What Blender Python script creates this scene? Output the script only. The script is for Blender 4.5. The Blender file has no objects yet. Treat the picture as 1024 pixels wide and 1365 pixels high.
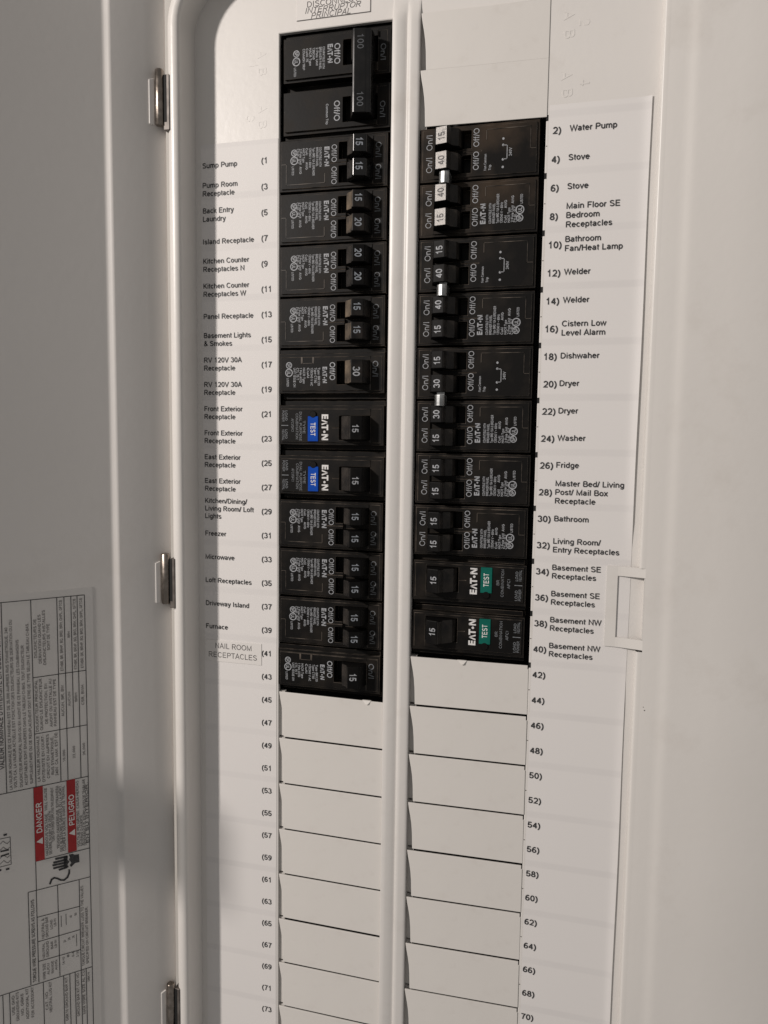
import bpy, bmesh, math, random
from mathutils import Vector, Matrix
random.seed(7)
MM = 0.001
scene = bpy.context.scene
COL = scene.collection

# ------------------------------------------------------------------ camera, world, lamps
cam = bpy.data.cameras.new('camera')
cam_ob = bpy.data.objects.new('camera', cam); COL.objects.link(cam_ob)
cam.sensor_fit = 'VERTICAL'; cam.sensor_height = 36.0
cam.lens = 36.0 * 1022.3 / 1365.0
cam.clip_start = 0.01; cam.clip_end = 50
Rw = Matrix(((0.9672678452976234, 0.253379724342895, 0.013843075713561076),
             (0.03678420364995542, -0.08602829487202558, -0.9956134063195666),
             (-0.2510773542459205, 0.9635340407963437, -0.0925327747964914)))
right, down, fwd = Rw[0], Rw[1], Rw[2]
m = Matrix.Identity(4)
for i in range(3):
    m[i][0] = right[i]; m[i][1] = -down[i]; m[i][2] = -fwd[i]
m.translation = Vector((152.7, -369.45, -147.2)) * MM
cam_ob.matrix_world = m
scene.camera = cam_ob

world = bpy.data.worlds.new('World'); scene.world = world; world.use_nodes = True
bg = world.node_tree.nodes['Background']
bg.inputs[0].default_value = (1.0, 0.968, 0.94, 1); bg.inputs[1].default_value = 0.25

def area(name, loc, target, size, power, color, shape='DISK'):
    l = bpy.data.lights.new(name, 'AREA'); l.shape = shape; l.size = size; l.energy = power; l.color = color
    o = bpy.data.objects.new(name, l); COL.objects.link(o)
    o.location = Vector(loc) * MM
    d = (Vector(target) - Vector(loc)).normalized()
    o.rotation_euler = d.to_track_quat('-Z', 'Y').to_euler()
    return o
area('room_lamp', (-850, -1035, 410), (70, 0, -180), 0.095, 19.5, (1.0, 0.925, 0.868))

scene.view_settings.view_transform = 'Standard'
scene.view_settings.look = 'None'
scene.view_settings.exposure = 0.0
scene.view_settings.gamma = 1.0
scene.render.engine = 'CYCLES'

# ------------------------------------------------------------------ materials
def new_mat(name):
    mt = bpy.data.materials.new(name); mt.use_nodes = True
    return mt, mt.node_tree, mt.node_tree.nodes['Principled BSDF']
def noise_mat(name, c1, c2, scale, rough, r2=None, bump=0.0, bscale=None, metallic=0.0, lo=0.4, hi=0.7, spec=0.5, coat=0.0, detail=6):
    mt, nt, b = new_mat(name)
    tc = nt.nodes.new('ShaderNodeTexCoord'); n = nt.nodes.new('ShaderNodeTexNoise')
    n.inputs['Scale'].default_value = scale; n.inputs['Detail'].default_value = detail
    nt.links.new(tc.outputs['Object'], n.inputs['Vector'])
    mr = nt.nodes.new('ShaderNodeMapRange'); mr.inputs[1].default_value = lo; mr.inputs[2].default_value = hi
    nt.links.new(n.outputs['Fac'], mr.inputs[0])
    mx = nt.nodes.new('ShaderNodeMix'); mx.data_type = 'RGBA'
    mx.inputs[6].default_value = (*c1, 1); mx.inputs[7].default_value = (*c2, 1)
    nt.links.new(mr.outputs[0], mx.inputs[0]); nt.links.new(mx.outputs[2], b.inputs['Base Color'])
    b.inputs['Roughness'].default_value = rough; b.inputs['Metallic'].default_value = metallic
    b.inputs['Specular IOR Level'].default_value = spec
    if r2 is not None:
        m2 = nt.nodes.new('ShaderNodeMapRange'); m2.inputs[1].default_value = lo; m2.inputs[2].default_value = hi
        m2.inputs[3].default_value = rough; m2.inputs[4].default_value = r2
        nt.links.new(n.outputs['Fac'], m2.inputs[0]); nt.links.new(m2.outputs[0], b.inputs['Roughness'])
    if bump:
        bn = nt.nodes.new('ShaderNodeTexNoise'); bn.inputs['Scale'].default_value = bscale or scale * 6; bn.inputs['Detail'].default_value = 3
        nt.links.new(tc.outputs['Object'], bn.inputs['Vector'])
        bp = nt.nodes.new('ShaderNodeBump'); bp.inputs['Strength'].default_value = bump; bp.inputs['Distance'].default_value = 0.0002
        nt.links.new(bn.outputs['Fac'], bp.inputs['Height']); nt.links.new(bp.outputs[0], b.inputs['Normal'])
    return mt
M = {}
M['paint'] = noise_mat('cover_paint', (.665, .64, .612), (.70, .672, .642), 9, .36, .42, bump=.25, bscale=260)
M['trim'] = noise_mat('trim_paint', (.665, .638, .606), (.695, .668, .636), 7, .30, .38, bump=.3, bscale=240)
M['door'] = noise_mat('door_paint', (.62, .595, .57), (.645, .62, .595), 6, .38, .44, bump=.25, bscale=260)
M['filler'] = noise_mat('filler_paint', (.645, .618, .585), (.675, .648, .612), 14, .40, .46, bump=.25, bscale=220)
M['steel'] = noise_mat('bare_steel', (.22, .19, .165), (.34, .30, .265), 300, .30, .44, metallic=1, bump=.1)
M['zinc'] = noise_mat('zinc_clip', (.30, .31, .31), (.46, .47, .47), 260, .34, .46, metallic=1)
M['darksteel'] = noise_mat('slot_steel', (.10, .085, .075), (.18, .16, .145), 200, .5, metallic=.3)
M['black'] = noise_mat('dark_interior', (.004, .004, .004), (.008, .007, .006), 60, .8)
M['body'] = noise_mat('black_moulding', (.0042, .0037, .0034), (.019, .0145, .0105), 75, .46, .62, bump=.10, bscale=900, lo=.46, hi=.82, spec=.15)
M['bodydust'] = noise_mat('dusty_moulding', (.0050, .0042, .0036), (.058, .038, .023), 38, .42, .7, bump=.12, bscale=900, lo=.44, hi=.78, spec=.17)
M['handle'] = noise_mat('black_toggle', (.0035, .0033, .0034), (.010, .0088, .0075), 110, .50, .62, bump=.06, bscale=700, lo=.5, hi=.8, spec=.10)
M['handledust'] = noise_mat('dusty_toggle', (.0045, .0042, .004), (.022, .017, .0135), 140, .5, .7, bump=.15, bscale=900, lo=.45, hi=.78, spec=.2)
M['shiny'] = noise_mat('painted_face_glare', (.10, .095, .09), (.30, .285, .27), 700, .34, .5, metallic=.35, bump=.6, bscale=2500, lo=.35, hi=.62)  # lamp glare on handle faces, painted as a lighter silvery colour
M['gloss'] = noise_mat('polished_black', (.004, .004, .0042), (.008, .0075, .007), 110, .16, .3, spec=.45)
M['print'] = noise_mat('grey_white_print', (.23, .24, .258), (.37, .38, .395), 900, .6, lo=.35, hi=.65)
M['printdim'] = noise_mat('dim_grey_print', (.10, .108, .118), (.20, .212, .225), 900, .6, lo=.35, hi=.65)  # darker grey print, for the left On marks and test breaker lettering
M['printmid'] = noise_mat('bluish_rating_print', (.19, .21, .235), (.27, .29, .315), 900, .5, lo=.35, hi=.65)
M['printfaint'] = noise_mat('faint_print', (.05, .055, .062), (.09, .096, .104), 900, .5, lo=.35, hi=.65)
M['printwhite'] = noise_mat('white_print', (.62, .61, .60), (.74, .73, .71), 600, .5)
M['ink'] = noise_mat('black_ink', (.018, .018, .02), (.05, .05, .052), 1200, .55)
M['inkgrey'] = noise_mat('faded_ink', (.06, .055, .055), (.12, .11, .11), 1200, .6)
M['blue'] = noise_mat('blue_button', (.002, .052, .34), (.003, .066, .40), 300, .6, spec=.12)
M['green'] = noise_mat('green_button', (.002, .098, .074), (.004, .120, .092), 300, .6, spec=.15)
M['red'] = noise_mat('red_print', (.33, .008, .010), (.39, .012, .014), 300, .5)
M['labelpaper'] = noise_mat('silver_label', (.615, .592, .568), (.64, .617, .592), 30, .42)
M['tape'] = noise_mat('tape', (.70, .675, .65), (.74, .71, .685), 60, .3)
M['wall'] = noise_mat('wall_paint', (.5, .48, .45), (.54, .52, .48), 8, .8)
M['edge'] = noise_mat('edge_highlight', (.014, .012, .010), (.15, .122, .098), 130, .34, .55, bump=.1, bscale=900, lo=.38, hi=.72, spec=.35)  # edge highlights painted in as a lighter brown on bevels and ridges
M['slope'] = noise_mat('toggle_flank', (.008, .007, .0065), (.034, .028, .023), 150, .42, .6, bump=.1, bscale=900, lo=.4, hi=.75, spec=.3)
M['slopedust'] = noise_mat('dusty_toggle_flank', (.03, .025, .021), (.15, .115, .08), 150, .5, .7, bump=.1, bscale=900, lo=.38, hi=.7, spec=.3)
# paper strip: faint greyer bands mixed into its colour, one per inch
def smudge(mt, sc, amt):
    nt = mt.node_tree; b_ = nt.nodes['Principled BSDF']; src = b_.inputs['Base Color'].links[0].from_socket
    tc = nt.nodes.new('ShaderNodeTexCoord'); n = nt.nodes.new('ShaderNodeTexNoise'); n.inputs['Scale'].default_value = sc; n.inputs['Detail'].default_value = 8; n.inputs['Roughness'].default_value = .7
    nt.links.new(tc.outputs['Object'], n.inputs['Vector'])
    mr = nt.nodes.new('ShaderNodeMapRange'); mr.inputs[1].default_value = .56; mr.inputs[2].default_value = .8; mr.inputs[4].default_value = amt
    nt.links.new(n.outputs['Fac'], mr.inputs[0])
    mx = nt.nodes.new('ShaderNodeMix'); mx.data_type = 'RGBA'; mx.inputs[7].default_value = (.42, .37, .32, 1)
    nt.links.new(mr.outputs[0], mx.inputs[0]); nt.links.new(src, mx.inputs[6]); nt.links.new(mx.outputs[2], b_.inputs['Base Color'])
for k_, sc_, am_ in (('paint', 26, .30), ('trim', 17, .26), ('door', 15, .22), ('filler', 40, .30)): smudge(M[k_], sc_, am_)
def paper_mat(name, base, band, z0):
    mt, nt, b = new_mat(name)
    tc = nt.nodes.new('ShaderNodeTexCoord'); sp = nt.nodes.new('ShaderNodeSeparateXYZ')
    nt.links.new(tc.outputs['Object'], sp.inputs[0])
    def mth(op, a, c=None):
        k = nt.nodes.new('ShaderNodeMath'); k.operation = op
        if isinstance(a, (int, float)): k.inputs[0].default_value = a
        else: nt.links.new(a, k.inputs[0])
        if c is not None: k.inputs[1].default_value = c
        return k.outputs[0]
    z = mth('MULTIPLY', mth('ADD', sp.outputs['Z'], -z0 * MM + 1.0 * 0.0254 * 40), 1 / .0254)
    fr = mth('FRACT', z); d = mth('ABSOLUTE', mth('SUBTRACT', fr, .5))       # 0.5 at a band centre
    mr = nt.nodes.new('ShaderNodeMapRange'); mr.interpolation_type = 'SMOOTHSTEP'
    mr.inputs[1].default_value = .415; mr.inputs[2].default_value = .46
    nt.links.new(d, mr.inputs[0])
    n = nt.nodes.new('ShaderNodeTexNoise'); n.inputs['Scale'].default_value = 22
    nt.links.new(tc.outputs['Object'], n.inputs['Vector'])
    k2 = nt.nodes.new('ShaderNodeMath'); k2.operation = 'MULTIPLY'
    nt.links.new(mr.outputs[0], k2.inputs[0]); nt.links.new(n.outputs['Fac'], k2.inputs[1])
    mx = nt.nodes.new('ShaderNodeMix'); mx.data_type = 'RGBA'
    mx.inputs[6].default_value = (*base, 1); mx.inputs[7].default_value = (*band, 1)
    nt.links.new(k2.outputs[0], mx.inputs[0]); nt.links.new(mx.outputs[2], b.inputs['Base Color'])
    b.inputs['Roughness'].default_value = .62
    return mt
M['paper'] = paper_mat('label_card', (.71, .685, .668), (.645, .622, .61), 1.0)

# ------------------------------------------------------------------ helpers (model coordinates in mm: x right, z up, h towards the viewer)
class MB:
    def __init__(s): s.v = []; s.f = []
    def add(s, vs, fs):
        o = len(s.v); s.v += [tuple(p) for p in vs]; s.f += [tuple(i + o for i in f) for f in fs]
    def box(s, x0, x1, z0, z1, h0, h1):
        s.add([(x, -h, z) for h in (h0, h1) for z in (z0, z1) for x in (x0, x1)],
              [(0, 2, 3, 1), (4, 5, 7, 6), (0, 1, 5, 4), (2, 6, 7, 3), (0, 4, 6, 2), (1, 3, 7, 5)])
    def quad(s, x0, x1, z0, z1, h):
        s.add([(x0, -h, z0), (x1, -h, z0), (x1, -h, z1), (x0, -h, z1)], [(0, 1, 2, 3)])
    def prism(s, pts, fn0, fn1):            # closed outline -> two caps and walls
        n = len(pts); a = [fn0(p) for p in pts]; b = [fn1(p) for p in pts]
        s.add(a + b, [tuple(range(n))[::-1], tuple(range(n, 2 * n))] + [(i, (i + 1) % n, n + (i + 1) % n, n + i) for i in range(n)])
    def sweep(s, rings, closed=False):
        n = len(rings[0]); o = len(s.v)
        for r in rings: s.v += [tuple(p) for p in r]
        for i in range(len(rings) - 1):
            for j in range(n if closed else n - 1):
                k = (j + 1) % n
                s.f.append((o + i * n + j, o + i * n + k, o + (i + 1) * n + k, o + (i + 1) * n + j))
    def mesh(s, name, mat, bevel=0, seg=1, smooth=False, fixn=True, origin=(0, 0, 0), edge=None, flank=None):
        me = bpy.data.meshes.new(name)
        ox, oy, oz = origin
        me.from_pydata([((x - ox) * MM, (y - oy) * MM, (z - oz) * MM) for x, y, z in s.v], [], s.f)
        if bevel or fixn:
            bm = bmesh.new(); bm.from_mesh(me)
            if bevel:
                bmesh.ops.remove_doubles(bm, verts=bm.verts, dist=1e-6)
                bmesh.ops.dissolve_limit(bm, angle_limit=.01, verts=bm.verts, edges=bm.edges)
            bmesh.ops.recalc_face_normals(bm, faces=bm.faces)
            if bevel:
                es = [e for e in bm.edges if len(e.link_faces) == 2 and e.calc_face_angle(0) > .5]
                r_ = bmesh.ops.bevel(bm, geom=es, offset=bevel * MM, segments=seg, affect='EDGES', clamp_overlap=True, profile=.6)
                if edge is not None:
                    for f_ in r_['faces']: f_.material_index = 1
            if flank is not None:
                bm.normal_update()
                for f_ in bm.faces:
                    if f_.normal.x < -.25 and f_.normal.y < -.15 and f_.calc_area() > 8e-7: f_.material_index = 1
            bm.to_mesh(me); bm.free()
        if smooth:
            for p in me.polygons: p.use_smooth = True
        me.materials.append(mat)
        if edge is not None or flank is not None: me.materials.append(edge or flank)
        return me
def link(name, me, parent=None, loc=None):
    o = bpy.data.objects.new(name, me); COL.objects.link(o)
    if parent is not None: o.parent = parent
    if loc: o.location = Vector(loc) * MM
    return o
def tag(o, label=None, cat=None, group=None, kind=None):
    if label: o['label'] = label
    if cat: o['category'] = cat
    if group: o['group'] = group
    if kind: o['kind'] = kind
    return o
def thing(name, label, cat, loc=(0, 0, 0), group=None, rot=0):
    o = bpy.data.objects.new(name, None); COL.objects.link(o); o.empty_display_size = .01
    o.location = Vector(loc) * MM
    if rot: o.rotation_euler = (0, rot, 0)
    return tag(o, label, cat, group)

# ---- lettering: a plain grotesque drawn with pen strokes of even width (capitals are 1 high)
def AR(cx, cy, rx, ry, a0, a1, n=None):
    n = n or max(3, int(abs(a1 - a0) / 24))
    return [(cx + rx * math.cos(math.radians(a0 + (a1 - a0) * i / n)), cy + ry * math.sin(math.radians(a0 + (a1 - a0) * i / n))) for i in range(n + 1)]
def bowl(x0, x1, y0, y1):                                        # D-shaped bowl from top left to bottom left
    r = (y1 - y0) / 2; c = max(x0 + .02, x1 - r)
    return [(x0, y1)] + AR(c, y0 + r, x1 - c, r, 90, -90) + [(x0, y0)]
lo, hi, xh = .06, .94, .665
G = {' ': (.388, []),
 'A': (.93, [[(.05, 0), (.465, .97), (.88, 0)], [(.19, .33), (.74, .33)]]),
 'B': (.93, [[(.15, lo), (.15, hi)], bowl(.15, .76, .52, hi), bowl(.15, .83, lo, .52)]),
 'C': (1.01, [AR(.54, .5, .43, .44, 42, 318, 14)]),
 'D': (1.01, [[(.15, lo), (.15, hi)], [(.15, hi), (.45, hi)] + AR(.45, .5, .44, .44, 90, -90, 9) + [(.15, lo)]]),
 'E': (.93, [[(.84, hi), (.16, hi), (.16, lo), (.86, lo)], [(.16, .52), (.78, .52)]]),
 'F': (.853, [[(.80, hi), (.16, hi), (.16, 0)], [(.16, .5), (.7, .5)]]),
 'G': (1.086, [AR(.56, .5, .45, .44, 42, 335, 14) + [(.99, .46), (.6, .46)]]),
 'H': (1.01, [[(.15, 0), (.15, 1)], [(.86, 0), (.86, 1)], [(.15, .53), (.86, .53)]]),
 'I': (.388, [[(.194, 0), (.194, 1)]]), 'J': (.7, [[(.55, 1), (.55, .3)] + AR(.3, .3, .25, .24, 0, -170, 7)]),
 'K': (.93, [[(.15, 0), (.15, 1)], [(.82, .98), (.17, .36)], [(.38, .56), (.86, 0)]]),
 'L': (.777, [[(.15, 1), (.15, lo), (.74, lo)]]),
 'M': (1.163, [[(.14, 0), (.14, .95), (.58, .08), (1.02, .95), (1.02, 0)]]),
 'N': (1.01, [[(.15, 0), (.15, .94), (.86, .06), (.86, 1)]]),
 'O': (1.086, [AR(.543, .5, .45, .44, 90, 450, 18)]),
 'P': (.93, [[(.15, 0), (.15, hi)], bowl(.15, .82, .46, hi)]),
 'Q': (1.086, [AR(.543, .5, .45, .44, 90, 450, 18), [(.65, .25), (1.0, -.03)]]),
 'R': (1.01, [[(.15, 0), (.15, hi)], bowl(.15, .84, .5, hi), [(.5, .48), (.92, 0)]]),
 'S': (.93, [AR(.46, .73, .32, .21, 20, 190, 8)[:-1] + [(.2, .62), (.44, .53), (.70, .45)] + AR(.48, .27, .34, .21, 35, -165, 9)]),
 'T': (.853, [[(.03, hi), (.82, hi)], [(.427, 0), (.427, .94)]]),
 'U': (1.01, [[(.15, 1), (.15, .38)] + AR(.505, .38, .355, .32, 180, 360, 8) + [(.86, 1)]]),
 'V': (.93, [[(.04, 1), (.465, .03), (.89, 1)]]),
 'W': (1.318, [[(.04, 1), (.35, .04), (.66, .96), (.97, .04), (1.28, 1)]]),
 'X': (.93, [[(.07, 1), (.87, 0)], [(.85, 1), (.05, 0)]]), 'Y': (.93, [[(.05, 1), (.465, .45), (.88, 1)], [(.465, .45), (.465, 0)]]),
 'Z': (.853, [[(.08, hi), (.76, hi), (.07, lo), (.8, lo)]]),
 'a': (.777, [AR(.36, .49, .24, .18, 160, 0, 6) + [(.6, .14), (.65, .03)], AR(.33, .215, .23, .155, 60, 300, 9) + [(.5, .1), (.6, .22)], [(.6, .41), (.4, .37)]]),
 'b': (.777, [[(.13, 0), (.13, 1)], AR(.39, .36, .26, .305, 150, -150, 12)]),
 'c': (.70, [AR(.37, .36, .27, .305, 42, 318, 11)]),
 'd': (.777, [[(.64, 0), (.64, 1)], AR(.38, .36, .26, .305, 30, 330, 12)]),
 'e': (.777, [[(.12, .39), (.66, .39)] + AR(.385, .36, .275, .305, 6, 322, 13)]),
 'f': (.388, [[(.17, 0), (.17, .76)] + AR(.31, .78, .14, .17, 180, 80, 4), [(.02, xh), (.36, xh)]]),
 'g': (.777, [AR(.38, .36, .26, .305, 30, 330, 12), [(.64, .71), (.64, .02)] + AR(.38, -.02, .26, .2, 0, -155, 7)]),
 'h': (.777, [[(.13, 0), (.13, 1)], [(.13, .42)] + AR(.385, .42, .255, .245, 150, 0, 6) + [(.64, 0)]]),
 'i': (.31, [[(.155, 0), (.155, .725)], [(.155, .87), (.155, 1)]]), 'j': (.31, [[(.155, .725), (.155, -.15), (.02, -.2)], [(.155, .87), (.155, 1)]]),
 'k': (.70, [[(.13, 0), (.13, 1)], [(.6, .71), (.15, .27)], [(.3, .42), (.65, 0)]]), 'l': (.31, [[(.155, 0), (.155, 1)]]),
 'm': (1.163, [[(.13, 0), (.13, .725)], [(.13, .44)] + AR(.355, .44, .225, .225, 150, 0, 6) + [(.58, 0)], [(.58, .44)] + AR(.805, .44, .225, .225, 150, 0, 6) + [(1.03, 0)]]),
 'n': (.777, [[(.13, 0), (.13, .725)], [(.13, .42)] + AR(.385, .42, .255, .245, 150, 0, 6) + [(.64, 0)]]),
 'o': (.777, [AR(.388, .36, .28, .305, 90, 450, 14)]),
 'p': (.777, [[(.13, -.27), (.13, .725)], AR(.39, .36, .26, .305, 150, -150, 12)]), 'q': (.777, [[(.64, -.27), (.64, .725)], AR(.38, .36, .26, .305, 30, 330, 12)]),
 'r': (.465, [[(.13, 0), (.13, .725)], [(.13, .44)] + AR(.36, .44, .2, .225, 150, 70, 4)]),
 's': (.70, [AR(.34, .51, .22, .155, 20, 190, 7)[:-1] + [(.14, .43), (.34, .37), (.52, .31)] + AR(.35, .20, .24, .145, 35, -165, 7)]),
 't': (.388, [[(.18, .92), (.18, .18)] + AR(.29, .17, .11, .12, 180, 280, 4), [(-.02, xh), (.39, xh)]]),
 'u': (.777, [[(.64, .725), (.64, 0)], [(.13, .725), (.13, .3)] + AR(.385, .3, .255, .245, 180, 330, 6)]),
 'v': (.70, [[(.04, .725), (.35, .03), (.66, .725)]]), 'w': (1.01, [[(.03, .725), (.26, .04), (.5, .7), (.75, .04), (.98, .725)]]),
 'x': (.70, [[(.05, .725), (.65, 0)], [(.64, .725), (.04, 0)]]), 'y': (.70, [[(.05, .725), (.36, .03)], [(.65, .725), (.33, -.15), (.22, -.24), (.08, -.21)]]),
 'z': (.70, [[(.07, xh), (.6, xh), (.05, lo), (.65, lo)]]),
 '0': (.777, [AR(.388, .5, .275, .44, 90, 450, 16)]), '1': (.777, [[(.17, .72), (.33, .8), (.45, .97), (.45, 0)]]),
 '2': (.777, [AR(.38, .68, .27, .26, 165, 5, 7) + [(.62, .5), (.13, lo), (.7, lo)]]),
 '3': (.777, [AR(.36, .72, .25, .22, 160, -75, 9), AR(.37, .29, .29, .23, 80, -165, 10)]),
 '4': (.777, [[(.53, 0), (.53, .95)], [(.53, .93), (.09, .3)], [(.06, .28), (.73, .28)]]),
 '5': (.777, [[(.66, hi), (.2, hi), (.13, .5)] + AR(.37, .32, .29, .26, 140, -165, 10)]),
 '6': (.777, [AR(.39, .31, .27, .25, 90, 450, 12), AR(.5, .42, .385, .52, 180, 90, 6) + [(.64, .84)]]),
 '7': (.777, [[(.07, hi), (.68, hi), (.45, .6), (.3, 0)]]),
 '8': (.777, [AR(.388, .73, .225, .21, 90, 450, 12), AR(.388, .28, .28, .22, 90, 450, 12)]),
 '9': (.777, [AR(.385, .69, .27, .25, 90, 450, 12), AR(.27, .58, .385, .52, 0, -90, 6) + [(.13, .15)]]),
 '(': (.465, [AR(.74, .38, .60, .70, 124, 236, 10)]), ')': (.465, [AR(-.28, .38, .60, .70, 56, -56, 10)]),
 '/': (.388, [[(.02, -.02), (.36, 1.02)]]), '.': (.388, [[(.19, 0), (.19, .14)]]), ',': (.388, [[(.2, .14), (.12, -.15)]]), ':': (.388, [[(.19, 0), (.19, .14)], [(.19, .58), (.19, .72)]]),
 '-': (.465, [[(.05, .36), (.41, .36)]]), "'": (.267, [[(.13, 1), (.13, .68)]]), '~': (.816, [[(.08, .4), (.25, .5), (.55, .36), (.73, .46)]]),
 '&': (.93, [[(.88, .02), (.28, .72)] + AR(.42, .8, .16, .15, 200, -20, 7) + [(.5, .58), (.2, .4)] + AR(.36, .25, .24, .2, 150, 300, 6) + [(.68, .22), (.78, .42)]]),
}
TRACK = .055
_tc = {}
def glyphs(txt, wd, shear):
    key = (txt, wd, shear)
    if key in _tc: return _tc[key]
    V = []; F = []; K = []; x = 0; si = 0
    for ch in txt:
        adv, strokes = G.get(ch) or G[' ']
        for st in strokes:
            si = (si + 1) % 7; n = len(st); o = len(V); closed = math.dist(st[0], st[-1]) < 1e-3
            for i in range(n):
                a = st[i - 1] if i else (st[-2] if closed else st[0]); b = st[i]; c = st[i + 1] if i < n - 1 else (st[1] if closed else st[-1])
                d1 = Vector((b[0] - a[0], b[1] - a[1])); d2 = Vector((c[0] - b[0], c[1] - b[1]))
                if d1.length < 1e-6: d1 = d2
                if d2.length < 1e-6: d2 = d1
                d1.normalize(); d2.normalize(); n1 = Vector((-d1.y, d1.x)); n2 = Vector((-d2.y, d2.x)); m_ = n1 + n2
                if m_.length < .3: m_ = n1
                m_.normalize(); k = wd / 2 / max(.5, m_.dot(n1))
                for sg in (1, -1):
                    px, py = b[0] + m_.x * k * sg, b[1] + m_.y * k * sg
                    V.append((x + px + py * shear, py)); K.append(si)
                if i: F.append((o + 2 * i - 2, o + 2 * i - 1, o + 2 * i + 1, o + 2 * i))
        x += adv + TRACK
    _tc[key] = (V, F, K)
    return _tc[key]
def text_pts(txt, cap, width=None, bold=0.0, shear=0.0, align='L', aspect=1.0, res=3):
    """2-D points with the first letter at x = 0 (or centred), baseline at y = 0, capitals `cap` high"""
    v, f, kk = glyphs(txt, round(.125 + bold * 2.2, 3), shear)
    if not v: return [], [], []
    x0 = min(x for x, y in v); x1 = max(x for x, y in v)
    kx = cap * aspect if width is None else width / (x1 - x0)
    sh = {'L': 0, 'C': -.5, 'R': -1}[align] * (x1 - x0)
    return [((x - x0 + sh) * kx, y * cap) for x, y in v], f, kk
def put(mb, txt, cap, fn, nrm=(0, -1, 0), **kw):
    p, f, kk = text_pts(txt, cap, **kw)
    vs = []
    for (x, y), k in zip(p, kk):
        q = fn(x, y); e = .006 * k; vs.append((q[0] + nrm[0] * e, q[1] + nrm[1] * e, q[2] + nrm[2] * e))
    mb.add(vs, f)
def put_flat(mb, txt, cap, x0, z0, h, **kw):                    # upright text on the cover; z0 = middle of the capitals
    put(mb, txt, cap, lambda x, y: (x0 + x, -h, z0 - cap / 2 + y), **kw)

# ================================================================== the setting
w = MB(); w.quad(-1500, 1500, -1100, 900, -104)
tag(link('wall', w.mesh('wall', M['wall'])), kind='structure', label='plain painted wall behind the breaker panel')

TOPZ, BOTZ = 50.8, -560.0
# ---- the box behind the cover
bx = thing('panel_enclosure', 'dark steel box behind the cover, seen black through the gaps round the breakers', 'enclosure')
e = MB(); e.box(-50, 182, BOTZ - 20, 150, -100, -96)
for a in [(-50, -48, BOTZ - 20, 150), (180, 182, BOTZ - 20, 150), (-48, 180, 148, 150), (-48, 180, BOTZ - 20, BOTZ - 18)]:
    e.box(*a, -96, -4)
link('box_shell', e.mesh('box_shell', M['black']), bx)
e = MB(); e.box(-1.5, 131.5, BOTZ, 60, -18, -14); link('mounting_rail', e.mesh('mounting_rail', M['black']), bx)

# ================================================================== dead front cover
cover = thing('panel_cover', 'flat white painted cover with two tall columns of breaker openings', 'panel cover')
L0, L1, R0, R1 = 0.0, 57.7, 71.2, 130.0
def opening_walls(mb, x0, x1, z0, z1, d=2.2, c=.35):
    # rolled edge of a punched opening: small chamfer then a wall
    a = [(x0 - c, z0 - c), (x1 + c, z0 - c), (x1 + c, z1 + c), (x0 - c, z1 + c)]
    b = [(x0, z0), (x1, z0), (x1, z1), (x0, z1)]
    mb.sweep([[(x, 0, z) for x, z in a], [(x, c * .7, z) for x, z in b], [(x, d, z) for x, z in b]], closed=True)
cs = MB(); c = .35
X0, X1, ZT = -47.5, 184.0, 140.0
TR = TOPZ + .1
def rect(x0, x1, z0, z1): cs.quad(x0, x1, z0, z1, 0)
rect(X0, L0 - c, BOTZ - c, TOPZ + c); rect(R1 + c, X1, BOTZ - c, TR + c)
rect(L1 + c, R0 - c, BOTZ - c, TOPZ + c)
rect(X0, R0 - c, TOPZ + c, ZT); rect(R0 - c, R1 + c, TR + c, ZT); rect(R1 + c, X1, TR + c, ZT)
rect(X0, X1, BOTZ - 30, BOTZ - c)
opening_walls(cs, L0, L1, BOTZ, TOPZ); opening_walls(cs, R0, R1, BOTZ, TR)
link('cover_sheet', cs.mesh('cover_sheet', M['paint'], fixn=False), cover)
# raised strip between the two columns, with its pressed crease
prof = [(57.75, .1), (57.8, 2.2), (58.3, 2.75), (60.5, 2.5), (63.9, 1.75), (64.55, 1.05), (65.1, 1.0), (65.7, 2.0), (66.3, 2.45), (67.4, 2.5), (69.8, 2.0), (70.9, 1.75), (71.15, 1.2), (71.18, .1)]
st = MB(); rings = []
for z, k in [(TOPZ + 9, 0), (TOPZ + 7, .02), (TOPZ + 3, .35), (TOPZ, .8), (TOPZ - 3, 1), (BOTZ, 1), (BOTZ - 6, .02)]:
    rings.append([(x, -(max(h * k, .02 if 0 < i < 13 else -.3)), z) for i, (x, h) in enumerate(prof)])
st.sweep(rings)
o = link('center_strip', st.mesh('center_strip', M['paint'], smooth=True, fixn=True), cover)
# pressed numerals on the cover
def emboss(txt, x, z, cap=4.4, up=.16):
    v, f, kk = glyphs(txt, .15, 0)
    n = len(v); w_ = max(p[0] for p in v); side = [] if txt == '4' else [(i, j, j + n, i + n) for fc in f for i, j in ((fc[0], fc[3]), (fc[1], fc[2]))]
    q = [(x + (yy - .5) * cap, z - (xx - w_ / 2) * cap, up + .01 * k) for (xx, yy), k in zip(v, kk)]
    mb = MB(); mb.add([(a, -h, b) for a, b, h in q] + [(a, .01, b) for a, b, h in q], f + side)
    link('pressed_numeral', mb.mesh('pressed_numeral', M['paint']), cover)
for t, x, z in [('A', 138.4, 42.9), ('2', 145.4, 39.3), ('B', 139.0, 35.0), ('A', 138.2, 17.3), ('4', 146.4, 13.8), ('B', 138.9, 9.8),
                ('A', -9.3, 42.3), ('1', -14.0, 38.1), ('B', -9.0, 34.1), ('A', -9.0, 16.3), ('3', -15.6, 12.3), ('B', -9.0, 9.0)]:
    emboss(t, x, z, up=.05 if x < 0 else .09)
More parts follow.
